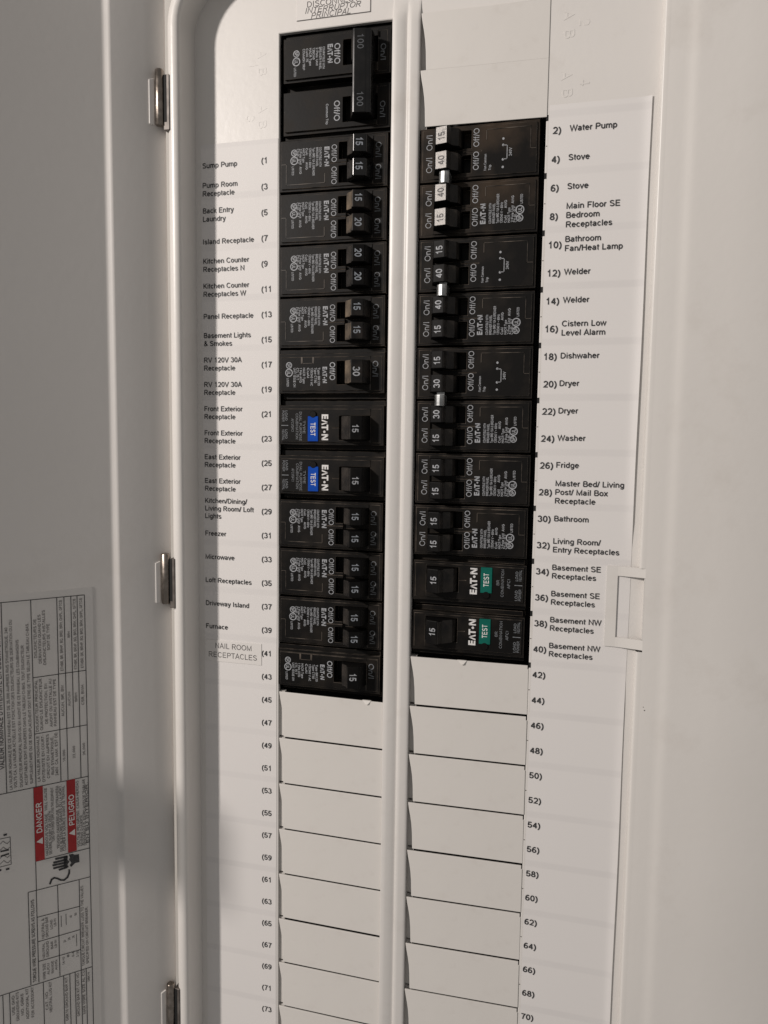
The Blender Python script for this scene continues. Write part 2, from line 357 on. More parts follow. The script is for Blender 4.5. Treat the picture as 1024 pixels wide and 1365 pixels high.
# blank filler plates (twist-outs)
def filler_mesh(W, hl, hr, gap, notch, zb=-25.2, bv=.28):
    left = [(.35, -gap), (.5, -1.6), (.95, -4.4), (1.65, -8.0), (2.25, -12.0), (2.65, -17.0), (2.9, zb)]
    out = left + [(W, zb)]
    out += [(W, -2.6), (W - .45, -2.6), (W - .45, -gap)] if notch else [(W, -gap)]
    hh = lambda x: hl + (hr - hl) * x / W
    mb = MB()
    mb.prism(out, lambda p: (p[0], -(hh(p[0]) - .8), p[1]), lambda p: (p[0], -hh(p[0]), p[1]))
    return mb.mesh('filler_plate', M['filler'], bevel=bv, seg=2)
FL = filler_mesh(57.55, .25, 1.05, .78, False)
FR = filler_mesh(58.7, 1.7, .25, .78, True)
FRT = filler_mesh(59.0, 1.7, .45, .0, False, -25.4, .1)
ed = MB(); ed.box(-.2, 3.0, -25.38, -.95, -4.2, -1.75); EDM = ed.mesh('recess_edge', M['filler'])
for x, rows, me in [(L0, range(11, 22), FL), (R0, range(10, 22), FR), (R0, (-2, -1), FRT)]:
    for k in rows:
        o = link('filler_plate', me, cover, (x + .05, -random.uniform(-.05, .16) if k > 0 else 0, -25.4 * k + (random.uniform(-.1, .1) if k > 0 else 0)))
        if k > 0: o.rotation_euler = (random.uniform(-.006, .010), 0, random.uniform(-.0025, .0025))
        link('recess_edge', EDM, cover, (x + .02, 0, -25.4 * k))
# scars of the torn-out twist-outs along the right column
for k in range(0, 11):
    mb = MB(); mb.box(129.9, 130.95, -25.4 * k - 1.7, -25.4 * k + .9, -.6, .06)
    if k % 1 == 0: link('twistout_notch', mb.mesh('twistout_notch', M['black']), cover)
for k in range(0, 21):
    mb = MB(); mb.box(130.2, 130.8, -25.4 * k - 12.9, -25.4 * k - 12.5, -.3, .05); link('twistout_nib', mb.mesh('twistout_nib', M['darksteel']), cover)
# bent metal nibs at the ends of the black rows
for x, z, h0 in [(48.9, -279.9, 1.1), (97.6, -254.6, 1.2)]:
    mb = MB(); mb.prism([(x - 2.4, z, h0), (x + 2.4, z, h0), (x + .9, z - 1.9, h0 + .75), (x - .2, z - 2.1, h0 + .8)], lambda p: (p[0], -(p[2] - .9), p[1]), lambda p: (p[0], -p[2], p[1]))
    link('bent_metal_nib', mb.mesh('bent_metal_nib', M['filler'], bevel=.08), cover)

# ================================================================== trim frame round the cover
trim = thing('panel_trim', 'raised white painted trim frame with rounded corner round the cover', 'panel trim')
PA = [(0, 0), (.08, 5), (.2, 13.5), (.5, 15), (1.3, 16.1), (3, 16.5), (5, 16.2), (6.6, 14.9), (7.8, 12.4), (8.4, 8), (8.8, 2)]
PB = [(0, 0), (.2, 1.6), (.4, 3.0), (.6, 3.5), (.9, 3.9), (1.2, 4.05), (1.7, 4.1), (2.2, 4.13), (2.6, 4.15), (2.9, 4.15), (3.2, 4.15)]
def ring(px, pz, nx, nz, k):
    # dense, smooth version of the profile
    out = []
    for i in range(len(PA)):
        d = PA[i][0] * (1 - k) + PB[i][0] * k; h = PA[i][1] * (1 - k) + PB[i][1] * k
        out.append((px + nx * d, -h, pz + nz * d))
    return out
XL, XR, R_ = -45.8, 178.2, 25.0
ZC = 53.0
rings = [ring(XL, BOTZ - 30, -1, 0, 0), ring(XL, ZC, -1, 0, 0)]
for i in range(1, 13):
    a = math.pi / 2 * i / 12; rings.append(ring(XL + R_ - R_ * math.cos(a), ZC + R_ * math.sin(a), -math.cos(a), math.sin(a), 0))
rings.append(ring(60, ZC + R_, 0, 1, 0)); rings.append(ring(100, ZC + R_, 0, 1, 1))
for i in range(0, 13):
    a = math.pi / 2 * (1 - i / 12); rings.append(ring(XR - R_ + R_ * math.cos(a), ZC + R_ * math.sin(a), math.cos(a), math.sin(a), 1))
TZ0, TZ1 = -203.8, -241.9
rings.append(ring(XR, TZ0, 1, 0, 1))
rm = MB(); rm.sweep(rings)
def smooth_by_angle(me, ang=.7):
    for p in me.polygons: p.use_smooth = True
    if hasattr(me, 'set_sharp_from_angle'): me.set_sharp_from_angle(angle=ang)
me = rm.mesh('rim', M['trim']); smooth_by_angle(me, .9); link('rim', me, trim)
rm = MB(); rm.sweep([ring(XR, TZ1 - .8, 1, 0, 1), ring(XR, BOTZ - 30, 1, 0, 1)])
me = rm.mesh('lower_rim', M['trim']); smooth_by_angle(me, .9); link('lower_rim', me, trim)
fl = MB()
pf = [(181.4, 4.15), (184, 4.3), (187.5, 4.35), (189.2, 4.42), (190.6, 4.62), (191.8, 4.84), (193.0, 4.98), (194.2, 5.02), (196, 5.02), (199, 5.0), (210, 5.0), (300, 5.0), (300.5, 4.5), (300.5, -80)]
fl.sweep([[(x, -h, z) for x, h in pf] for z in (170, BOTZ - 30)])
me = fl.mesh('flange', M['trim']); smooth_by_angle(me, .9); link('flange', me, trim)
fl = MB(); fl.box(-48, 181.4, 79.5 + 8, 170, 1, 4.1); link('top_flange', fl.mesh('top_flange', M['trim']), trim)
# latch strike: C shaped tab over the card strip
tb = MB()
def bar3(pts, z0, z1):
    for (xa, ha), (xb, hb) in zip(pts, pts[1:]):
        tb.prism([(xa, z0, ha), (xb, z0, hb), (xb, z1, hb), (xa, z1, ha)], lambda p: (p[0], -(p[2] - .45), p[1]), lambda p: (p[0], -p[2], p[1]))
bar3([(164.6, .75), (169.4, .95)], TZ1, TZ0)
mid = [(169.4 + 12.05 * i / 9, .95 + 3.17 * (i / 9) ** 1.3) for i in range(10)]
bar3(mid, -208.2, TZ0); bar3(mid, TZ1, -237.3)
link('latch_strike', tb.mesh('latch_strike', M['trim']), trim)
tb = MB(); tb.box(181.0, 181.42, -237.2, -208.3, -.5, 4.1); link('strike_edge', tb.mesh('strike_edge', M['trim']), trim)
for x, z, r in [(180.6, -248, 1), (183.6, -270, .35), (183.0, -268.5, .22)]:
    if r < .9:
        mb = MB(); mb.prism([(x + r * math.cos(a), z + r * .8 * math.sin(a)) for a in [i * 1.05 for i in range(6)]], lambda p: (p[0], -4.0, p[1]), lambda p: (p[0], -4.36, p[1]))
        link('paint_chip', mb.mesh('paint_chip', M['darksteel']), trim)

# ================================================================== door, standing open at the left
A = math.radians(131)
Dv = Vector((math.cos(A), -math.sin(A), 0)); Nv = Vector((math.sin(A), math.cos(A), 0)); P0 = Vector((-55.9, -13, 0))
def dp(s, n, z): p = P0 + Dv * s + Nv * n; return (p.x, p.y, z)
door = thing('panel_door', 'open white panel door seen from inside at the left, carrying the rating label', 'panel door')
dprof = [(-1.2, -4.5), (-1.35, -2.0), (-1.15, -.9), (-.75, -.25), (-.2, 0), (10, 0), (21.6, 0), (22.3, -.12), (23.0, -.7), (24.1, -1.75), (24.8, -2.2), (25.6, -2.3), (120, -2.3), (244.5, -2.3), (247, -1.6), (248, 1), (248.3, 5.5), (249.3, 6.2), (250.3, 5.5), (250.8, -4), (250, -4.8), (20, -4.8)]
def slant(s, z): return s + 3.6 if 18 < s < 30 else s
dm = MB(); dm.sweep([[dp(slant(s, z) if n > -4 else s, n, z) for s, n in dprof] for z in (118, -575)], closed=True)
me = dm.mesh('door_panel', M['door']); smooth_by_angle(me, .7); link('door_panel', me, door)
lt = MB()
for s0, s1, z0, z1, n0, n1 in [(226, 246, -246, -200, -2.3, 3), (230, 243, -242, -204, 3, 19), (228, 244, -240, -206, 19, 21.5)]:
    lt.prism([(s0, z0), (s1, z0), (s1, z1), (s0, z1)], lambda p: dp(p[0], n0, p[1]), lambda p: dp(p[0], n1, p[1]))
link('latch', lt.mesh('latch', M['steel'], bevel=.4), door)  # out of view; made deep enough to shade a break in the crease highlight
for zt in (32.3, -207.0, -444.5):
    zb = zt - 26.4
    hb = MB(); rr = []
    for z, k in ((zb, .85), (zb + .35, 1), (zt - .35, 1), (zt, .85)):
        rr.append([dp(2.9 + 2.15 * k * math.cos(a), 2.2 + 2.15 * k * math.sin(a), z) for a in [i * math.pi / 10 for i in range(20)]])
    hb.sweep(rr, closed=True); n = len(hb.v); hb.f.append(tuple(range(n - 20, n))); hb.f.append(tuple(range(20))[::-1])
    me = hb.mesh('hinge', M['steel']); smooth_by_angle(me, .8); hg = link('hinge', me, door)
    lf = MB(); lf.prism([(5, zb + .5), (7.6, zb + .5), (7.6, zt - 5), (5, zt - 4)], lambda p: dp(p[0], -.2, p[1]), lambda p: dp(p[0], .7, p[1]))
    link('hinge_leaf', lf.mesh('hinge_leaf', M['door'], bevel=.2), hg)
    lf = MB(); lf.box(-54.0, -50.9, zb - 2.2, zt - 2.6, 11, 16.75); link('leaf_slot', lf.mesh('leaf_slot', M['darksteel'], bevel=.15), hg)
    lf = MB(); lf.box(-54.1, -52.3, zb + 1.5, zt - 2.7, 11, 16.85); link('slot_shadow_gap', lf.mesh('slot_gap', M['black']), hg)

# ---- rating label on the door
LN = -2.3
rl = thing('rating_label', 'large printed rating label with French tables and red danger bars on the open door', 'label')
sheet = MB(); sheet.prism([(38.6, -221.8), (140, -221.8), (140, -540), (38.6, -540)], lambda p: dp(p[0], LN + .02, p[1]), lambda p: dp(p[0], LN + .12, p[1]))
link('label_sheet', sheet.mesh('label_sheet', M['labelpaper']), rl)
def dl(s, z, n=LN + .30): return dp(s, n, z)
ln = MB()
def rule(s0, z0, s1, z1, wd=.36):
    dx, dz = s1 - s0, z1 - z0; L = math.hypot(dx, dz); nx, nz = -dz / L * wd / 2, dx / L * wd / 2
    ln.add([dl(s0 + nx, z0 + nz), dl(s1 + nx, z1 + nz), dl(s1 - nx, z1 - nz), dl(s0 - nx, z0 - nz)], [(0, 1, 2, 3)])
for r in [(90, -225.3, 42.4, -225.5), (42.5, -225.5, 42.8, -470), (79.9, -225.3, 80.1, -318), (67.1, -225.4, 67.1, -318.2), (55.4, -225.5, 55.6, -318.3), (52.1, -225.5, 52.3, -318.4),
          (48.9, -225.5, 49, -291.9), (46, -225.5, 46.1, -318.6), (67.1, -263.6, 42.6, -263.8), (67.1, -291.7, 42.6, -292), (90, -318, 42.6, -318.9), (68.2, -318.4, 68.3, -371.4),
          (68.2, -356.3, 42.7, -357), (72.1, -371.1, 42.8, -372.5), (72.1, -371.1, 72.1, -419.7), (68.4, -371.4, 68.4, -419.8), (58.5, -371.9, 58.5, -420.5), (48.2, -372.5, 48.2, -421),
          (68.3, -385.4, 48.2, -386.6), (68.3, -398.3, 48.2, -399.2), (68.3, -408.7, 48.2, -410.1), (90, -419.4, 42.8, -421.6), (84.8, -419.9, 84.8, -470), (81.8, -420, 81.8, -470), (66.4, -420.6, 66.4, -470),
          (56.8, -421.1, 56.8, -470), (53.8, -421, 53.8, -470), (51.2, -421.1, 51.2, -470), (48.2, -421, 48.2, -470), (45.8, -421.2, 45.8, -470)]:
    rule(*r)
for s0, z0, z1 in [(57.2, -388.5, -394.5), (54.9, -388.3, -394.3), (50.1, -401, -407.5)]: rule(s0, z0, s0, z1, .25)
link('printed_rule', ln.mesh('printed_rule', M['ink'], fixn=False), rl)
tx = MB(); txd = MB()
def vt(mb, txt, s, z0, z1, cap, n=LN + .30, bold=.0, align='L', **kw):     # reads upwards, from z0 to z1
    put(mb, txt, cap, lambda x, y: dl(s - cap / 2 + y, z0 + x, n), width=z1 - z0, bold=bold, nrm=tuple(Nv), **kw)
vt(txd, "VALEUR NOMINALE D'INTENSITE EN COURT-CIRCUIT", 81.7, -306, -236, 1.9, bold=.02)
for s, z0, z1, t in [(78.2, -317, -237.5, 'LA VALEUR NOMINALE DE CE PANNEAU EST DE 25,000 AMPERES RMS SYMMETRIQUE, 240'),
                     (76.2, -316.6, -234, 'VOLTS CA. LA VALEUR ACTUELLE EST FONCTION DES DISJONCTEURS DE DERIVATION OU DU'),
                     (73.6, -316.8, -244, 'DISJONCTEUR PRINCIPAL DANS OU EN AMONT DE CE PANNEAU. LES COMBINAISONS'),
                     (71.4, -316.4, -247, 'ACCEPTABLES SONT ENUMEREES DANS LE TABLEAU CI-BAS. TOUT DISJONCTEUR'),
                     (69.0, -316.2, -236.5, 'SUPPLEMENTAIRE OU DE REMPLACEMENT DOIT ETRE DE TYPE SELON LE TABLEAU CI-BAS.'),
                     (65.6, -254, -235, 'DISJONCTEURS DE'), (63.6, -257, -233, 'DERIVATION QUAND LES'), (61.6, -258, -231, 'DISJONCTEURS INSTALLES'), (59.7, -251, -238, 'SONT DE TYPE'),
                     (65.8, -290.8, -265, 'DISJONCTEUR PRINCIPAL'), (63.8, -290.4, -264.6, 'QUAND LE DISJONCTEUR'), (61.5, -287.6, -267.5, 'DE PROTECTION, EN'), (59.4, -289.6, -265.5, 'AMONT OU INSTALLE AU'), (57.5, -289.6, -265.8, 'PANNEAU EST DE TYPE'),
                     (65.7, -316, -293, 'LA VALEUR NOMINALE'), (63.5, -316.6, -292.8, "D'INTENSITE EN COURT-"), (61.3, -315.4, -293, 'CIRCUIT EN AMPERES'), (59.3, -314, -294.5, 'RMS SYMMETRIQUE,'), (57.4, -315, -292.6, '240V. CA. MAX. EST DE:'),
                     (53.8, -262.3, -227, 'ETHBR, BR, BRHP, BQ, BRD, BRH, QHPL, GFTCB'), (47.4, -262.5, -227, 'ETHBR, BR, BRHP, BQ, BRD, BRH, QHPL, GFTCB'), (44.3, -262.3, -227, 'ETHBR, BR, BRHP, BQ, BRD, BRH, QHPL, GFTCB'), (50.3, -246, -243, 'BRH'),
                     (53.9, -285.4, -269.5, 'AUCUN, BR, BW'), (50.8, -280.7, -273.5, 'AUCUN'), (47.6, -279, -274.5, 'BRH'), (44.4, -281.3, -271, 'CSR, BWH'),
                     (53.9, -308.6, -302.5, '10,000'), (49.2, -308, -301.5, '22,000'), (44.4, -307.5, -301, '25,000'),
                     (62.9, -354.8, -320, 'HAZARDOUS VOLTAGE.  WILL CAUSE'), (61.3, -354.8, -332, 'SEVERE INJURY OR DEATH.'), (59.9, -348.5, -320.5, 'TURN OFF POWER SUPPLYING THIS EQUIPMENT'),
                     (57.6, -352.8, -320.2, 'TENSION DANGEREUSE. ENTRAINERA'), (56.1, -354.8, -320.2, 'DES BLESSURES GRAVES OU LA MORT.'), (54.7, -354.8, -321, 'COUPER LA SOURCE AVANT LE TRAVAIL'),
                     (48.0, -354.8, -320, 'VOLTAJE PELIGROSO. CAUSA HERIDAS'), (46.4, -354.8, -338, 'SEVERAS O MUERTE.'), (44.9, -354.8, -320, 'DESENERGICE EL EQUIPO ANTES DE TRABAJAR'), (43.6, -354, -322, 'EN SU INTERIOR.'),
                     (65.8, -397.5, -387, 'NEUTRAL &'), (64.0, -397.5, -386.8, 'GROUND BAR'), (61.9, -394, -389, 'LOAD'), (60.2, -393, -389, 'LB-IN'), (65.8, -408, -400, 'NEUTRAL'), (64.0, -408, -399.6, 'GROUND'), (61.9, -404.5, -400.5, 'BAR'), (60.2, -404.5, -400.5, 'LB-IN'),
                     (65.8, -419.4, -410.8, 'WIRE SIZE'), (63.9, -417.5, -411.5, 'AL/CU'), (61.9, -417.5, -411, 'RANGE'), (60.2, -416.5, -411, 'AWG'),
                     (56.6, -415, -410.9, '14-10'), (54.4, -411.9, -410.4, '8'), (52.0, -412.4, -410, '6-4'), (49.8, -413.5, -410, '3-1/0'),
                     (55.8, -403.4, -402.2, '20'), (53.7, -403, -401.4, '25'), (51.6, -402.6, -401.2, '35'), (52.6, -391.2, -390, '45'), (50.3, -390.8, -389.4, '50'),
                     (47.0, -419.5, -376, 'TORQUE CIRCUIT BREAKER LUGS TO THE VALUES'), (45.0, -419, -388, 'SPECIFIED ON CIRCUIT BREAKER.'),
                     (80.3, -432, -422, 'USE GND'), (78.4, -436, -420.8, 'GROUNDING KITS'), (76.3, -434, -422.6, 'NO. GBK5'), (74.0, -437, -420.8, 'ADDITIONAL KIT'), (71.6, -437, -421, 'FOR ACCESSORY'),
                     (65.0, -436, -426, 'CAT. NO.'), (63.2, -438, -421.5, 'NEUTRAL LUG KIT'), (55.6, -446, -422.3, 'GBK10 GROUND BAR KIT'), (50.0, -446, -422, 'GROUND BAR KIT CAT NO.'), (47.2, -446, -422, 'MAX WIRE SIZE AL CU'), (44.7, -429, -424, 'GBK14')]:
    vt(tx, t, s, z0, z1, 1.25 if (z1 - z0) > 8 else 1.1, bold=.012)
vt(txd, 'TORQUE WIRE PRESSURE SCREWS AS FOLLOWS', 70.3, -418.8, -375.5, 1.5, bold=.02)
link('small_print', tx.mesh('small_print', M['inkgrey'], fixn=False), rl)
link('heading_print', txd.mesh('heading_print', M['ink'], fixn=False), rl)
for s0, s1, word, z0, z1 in [(64.1, 68.3, 'DANGER', -342.0, -326.6), (49.0, 53.1, 'PELIGRO', -342.4, -326.4)]:
    rb = MB(); rb.add([dl(s0, -318.6, LN + .34), dl(s1, -318.6, LN + .34), dl(s1, -356.4, LN + .34), dl(s0, -356.4, LN + .34)], [(0, 1, 2, 3)])
    band = link('danger_band', rb.mesh('danger_band', M['red'], fixn=False), rl)
    wb = MB(); vt(wb, word, (s0 + s1) / 2, z0, z1, 2.5, n=LN + .42, bold=.03)
    sc = (s0 + s1) / 2
    wb.add([dl(sc + 1.5, -346.4, LN + .42), dl(sc - 1.4, -344.7, LN + .42), dl(sc - 1.4, -348.1, LN + .42)], [(0, 1, 2)])
    link('warning_word', wb.mesh('warning_word', M['tape'], fixn=False), band)
# shock symbol: gloved hand and cable
def hp(x, y): return dl(68.1 - .0453 * (x - 378), -356.4 - (y - 885 + .235 * (x - 378)) * .0475, LN + .34)
hs = MB()
def stroke(mb, pts, wd, fn):
    for (x0, y0), (x1, y1) in zip(pts, pts[1:]):
        L = math.hypot(x1 - x0, y1 - y0); ex, ey = (x1 - x0) / L * wd * .25, (y1 - y0) / L * wd * .25; nx, ny = -(y1 - y0) / L * wd / 2, (x1 - x0) / L * wd / 2
        mb.add([fn(x0 - ex + nx, y0 - ey + ny), fn(x1 + ex + nx, y1 + ey + ny), fn(x1 + ex - nx, y1 + ey - ny), fn(x0 - ex - nx, y0 - ey - ny)], [(0, 1, 2, 3)])
for a in [((690, 848), (578, 868)), ((690, 880), (558, 908)), ((690, 912), (548, 938)), ((690, 942), (556, 970)), ((690, 968), (612, 990))]: stroke(hs, a, 22, hp)
hs.add([hp(*p) for p in [(660, 845), (705, 838), (700, 888), (722, 905), (698, 938), (712, 968), (660, 978)]], [tuple(range(7))])
hs.add([hp(*p) for p in [(715, 828), (760, 822), (775, 835), (822, 828), (825, 918), (780, 925), (735, 968), (722, 945), (740, 920), (716, 885), (728, 862)]], [tuple(range(11))])
stroke(hs, [(716, 998), (714, 1035), (695, 1080), (660, 1108), (625, 1105), (590, 1085), (558, 1075), (530, 1092), (512, 1140)], 19, hp)
link('shock_symbol', hs.mesh('shock_symbol', M['ink'], fixn=False), rl)
pc = MB()
def pp(s, z): return dl(s, z, LN + .32)
stroke(pc, [(79.3, -340.4), (84.5, -340.2), (84.5, -354.2), (79.2, -354.3), (79.3, -340.4)], .28, pp)
for zc in (-342.5, -345.5, -349.5, -352.3):
    stroke(pc, [(79.6, zc), (80.6, zc - .9), (81.5, zc - .2), (82.4, zc + .9), (83.3, zc + .1), (84.3, zc - .7)], .22, pp)
stroke(pc, [(83.5, -346.5), (80.2, -346.7)], .8, pp); stroke(pc, [(83.5, -348.9), (80.2, -348.7)], .8, pp)
for s, z in [(81.4, -338.7), (84.3, -355.8), (80.8, -356.2)]: stroke(pc, [(s - .5, z), (s + .5, z)], 1.0, pp)
link('wiring_diagram', pc.mesh('wiring_diagram', M['ink'], fixn=False), rl)

# ================================================================== circuit directory cards
def zl(n): return -8.6 - (n - 1) / 2 * 12.58
def zr(n): return -6.2 - (n - 2) / 2 * 12.63
def card(name, label, x0, x1, z0, z1, lift_right, xs):
    t = thing(name, label, 'directory card')
    mb = MB(); nz = 44
    rows = []
    for i in range(nz + 1):
        z = z1 + (z0 - z1) * i / nz
        wob = .5 + .5 * math.sin(z * .021 + 1) * math.sin(z * .0073)
        if -262 < z < -184: wob = -.55
        rows.append([(x if x < x1 - 2 else x - .9 * i / nz + .12 * math.sin(z * .05), -(.16 + (lift_right * (.35 + .65 * wob) * ((x - xs) / (x1 - xs)) ** 2 if x > xs else 0)), z) for x in [x0 + (x1 - x0) * j / 28 for j in range(29)]])
    mb.sweep(rows)
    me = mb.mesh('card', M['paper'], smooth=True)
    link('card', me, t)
    return t
LT = [(1, ['Sump Pump']), (3, ['Pump Room', 'Receptacle']), (5, ['Back Entry', 'Laundry']), (7, ['Island Receptacle']), (9, ['Kitchen Counter', 'Receptacles N']), (11, ['Kitchen Counter', 'Receptacles W']),
      (13, ['Panel Receptacle']), (15, ['Basement Lights', '& Smokes']), (17, ['RV 120V 30A', 'Receptacle']), (19, ['RV 120V 30A', 'Receptacle']), (21, ['Front Exterior', 'Receptacle']), (23, ['Front Exterior', 'Receptacle']),
      (25, ['East Exterior', 'Receptacle']), (27, ['East Exterior', 'Receptacle']), (29, ['Kitchen/Dining/', 'Living Room/ Loft', 'Lights']), (31, ['Freezer']), (33, ['Microwave']), (35, ['Loft Receptacles']), (37, ['Driveway Island']), (39, ['Furnace'])]
RT = [(2, ['Water Pump']), (4, ['Stove']), (6, ['Stove']), (8, ['Main Floor SE', 'Bedroom', 'Receptacles']), (10, ['Bathroom', 'Fan/Heat Lamp']), (12, ['Welder']), (14, ['Welder']), (16, ['Cistern Low', 'Level Alarm']),
      (18, ['Dishwaher']), (20, ['Dryer']), (22, ['Dryer']), (24, ['Washer']), (26, ['Fridge']), (28, ['Master Bed/ Living', 'Post/ Mail Box', 'Receptacle']), (30, ['Bathroom']), (32, ['Living Room/', 'Entry Receptacles']),
      (34, ['Basement SE', 'Receptacles']), (36, ['Basement SE', 'Receptacles']), (38, ['Basement NW', 'Receptacles']), (40, ['Basement NW', 'Receptacles'])]
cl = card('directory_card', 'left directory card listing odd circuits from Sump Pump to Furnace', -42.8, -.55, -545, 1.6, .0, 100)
for n, lines in LT:
    k = len(lines)
    mb = MB()
    for i, t in enumerate(lines):
        put_flat(mb, t, 2.55, -41.8, zl(n) + (-.2 if k == 1 else .6) + (k - 1) * 2.05 - i * 4.1, .36, bold=.021, aspect=.935)
    link('circuit_name', mb.mesh('circuit_name', M['ink'], fixn=False), cl)
for n in range(1, 83, 2):
    mb = MB(); put_flat(mb, '(%d' % n, 2.85, -9.4, zl(n), .36, bold=.022, aspect=.95)
    link('circuit_number', mb.mesh('circuit_number', M['ink'], fixn=False), cl)
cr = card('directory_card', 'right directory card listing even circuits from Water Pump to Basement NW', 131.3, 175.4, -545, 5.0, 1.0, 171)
for n, lines in RT:
    k = len(lines)
    mb = MB()
    for i, t in enumerate(lines):
        put_flat(mb, t, 2.6, 140.5 - .0050 * -zr(n), zr(n) + (.4 if k == 1 else .3) + (k - 1) * 2.05 - i * 4.1, .36, bold=.026, aspect=.955)
    link('circuit_name', mb.mesh('circuit_name', M['ink'], fixn=False), cr)
for n in range(2, 82, 2):
    mb = MB(); put_flat(mb, '%d)' % n, 2.95, 132.9 - 1.05 * min(1, max(0, (n - 10) / 18)), zr(n), .36, bold=.03, aspect=1.0)
    link('circuit_number', mb.mesh('circuit_number', M['ink'], fixn=False), cr)
# tape labels
nl = thing('name_sticker', 'clear raised tape sticker reading NAIL ROOM RECEPTACLES on the left directory card', 'sticker')
mb = MB(); mb.box(-42.3, -9.5, -267.0, -255.3, .18, .42); link('tape', mb.mesh('tape', M['tape'], bevel=.08), nl)
mb = MB(); put_flat(mb, 'NAIL ROOM', 2.9, -36.3, -258.2, .48, width=21); put_flat(mb, 'RECEPTACLES', 2.9, -40.2, -263.2, .48, width=28)
link('lettering', mb.mesh('lettering', M['inkgrey'], fixn=False), nl)
dl_ = thing('name_sticker', 'white sticker reading DISCONNECT INTERRUPTOR PRINCIPAL above the main breaker', 'sticker')
mb = MB(); mb.box(9.0, 46.6, 55.4, 76, .02, .28); link('tape', mb.mesh('tape', M['tape'], bevel=.08), dl_)
mb = MB(); put_flat(mb, 'DISCONNECT', 2.7, 14.6, 62.3, .34, width=26.0); put_flat(mb, 'INTERRUPTOR', 2.6, 13.6, 59.5, .34, width=28.2, shear=.25); put_flat(mb, 'PRINCIPAL', 2.6, 16.6, 56.95, .34, width=20, shear=.25)
link('lettering', mb.mesh('lettering', M['inkgrey'], fixn=False), dl_)
mb = MB(); mb.quad(9.2, 46.5, 55.3, 55.55, .33); mb.quad(46.25, 46.5, 55.4, 75.9, .33); link('border_line', mb.mesh('border_line', M['inkgrey'], fixn=False), dl_)

# ================================================================== breakers
def heightfield(sb, tb, fn, hb, T):
    """stepped relief: cells between the breaks, each with its height; walls where heights differ"""
    mb = MB(); ns, nt = len(sb) - 1, len(tb) - 1
    H = [[fn((sb[i] + sb[i + 1]) / 2, (tb[j] + tb[j + 1]) / 2) for j in range(nt)] for i in range(ns)]
    X = lambda s: s - 27.9
    Z = lambda t: T / 2 - t
    def g(i, j): return H[i][j] if 0 <= i < ns and 0 <= j < nt else None
    for i in range(ns):
        for j in range(nt):
            h = H[i][j]
            if h is None: continue
            x0, x1, z0, z1 = X(sb[i]), X(sb[i + 1]), Z(tb[j + 1]), Z(tb[j])
            mb.quad(x0, x1, z0, z1, h)
            for (a, b, p, q) in ((i - 1, j, (x0, z0), (x0, z1)), (i + 1, j, (x1, z0), (x1, z1)), (i, j - 1, (x0, z1), (x1, z1)), (i, j + 1, (x0, z0), (x1, z0))):
                k = g(a, b); k = hb if k is None else k
                if h > k: mb.add([(p[0], -h, p[1]), (q[0], -h, q[1]), (q[0], -k, q[1]), (p[0], -k, p[1])], [(0, 1, 2, 3)])
    return mb
HT = [(35.5, -4.5), (35.9, 1.5), (36.8, 4.6), (39.9, 7.0), (41.0, 9.4), (41.5, 9.6), (46.7, 8.25), (47.2, 7.8), (47.9, 4.8), (48.5, .8), (48.5, -4.5)]
def face_h(s): return 9.62 - (s - 41.4) * .262
def handle_mesh(tc, wd, T, mat, prof=HT, slot=None):
    mb = MB()
    mb.prism(prof, lambda p: (p[0] - 27.9, -p[1], T / 2 - (tc - wd / 2)), lambda p: (p[0] - 27.9, -p[1], T / 2 - (tc + wd / 2)))
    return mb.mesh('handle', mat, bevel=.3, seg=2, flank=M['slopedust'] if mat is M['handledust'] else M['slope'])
def btext(mb, txt, s, t, cap, T, h=1.0, tilt=False, lift=.07, **kw):
    """text reading along +t, letter tops towards +s; s is the baseline"""
    def fn(x, y):
        ss = s + y
        hh = (face_h(ss) if tilt else h) + lift
        return (ss - 27.9, -hh, T / 2 - (t + x))
    put(mb, txt, cap, fn, **kw)
def logo(mb, s, t, cap, length, T, h=1.0):
    # E A T (dot) N wordmark: the A without crossbar
    u = length / 5.0
    B = lambda x, y: (s + y - 27.9, -(h + .07), T / 2 - (t + x))
    def poly(pts): mb.add([B(x * u, y * cap) for x, y in pts], [tuple(range(len(pts)))])
    poly([(0, 0), (.32, 0), (.32, 1), (0, 1)])
    for y in (0, .39, .76): poly([(.32, y), (.86, y), (.86, y + .24), (.32, y + .24)])
    poly([(.95, 0), (1.25, 0), (1.5, .62), (1.42, .95)]); poly([(1.75, 0), (2.05, 0), (1.62, .95), (1.56, .62)])
    poly([(1.95, .76), (3.0, .76), (3.0, 1), (1.95, 1)]); poly([(2.32, 0), (2.64, 0), (2.64, .76), (2.32, .76)])
    poly([(3.3 + .24 * math.cos(a), .42 + .24 * math.sin(a) * u / cap) for a in [i * math.pi / 5 for i in range(10)]])
    poly([(3.75, 0), (4.03, 0), (4.03, 1), (3.75, 1)]); poly([(4.62, 0), (4.9, 0), (4.9, 1), (4.62, 1)]); poly([(3.75, 1), (4.1, 1), (4.9, 0), (4.55, 0)])
def ringm(mb, s, t, r0, r1, T, h=1.0, n=18):
    o = len(mb.v)
    for i in range(n):
        a = 2 * math.pi * i / n
        for r in (r0, r1): mb.v.append((s + r * math.cos(a) - 27.9, -(h + .07), T / 2 - (t + r * math.sin(a))))
    for i in range(n):
        j = (i + 1) % n; mb.f.append((o + 2 * i, o + 2 * i + 1, o + 2 * j + 1, o + 2 * j))
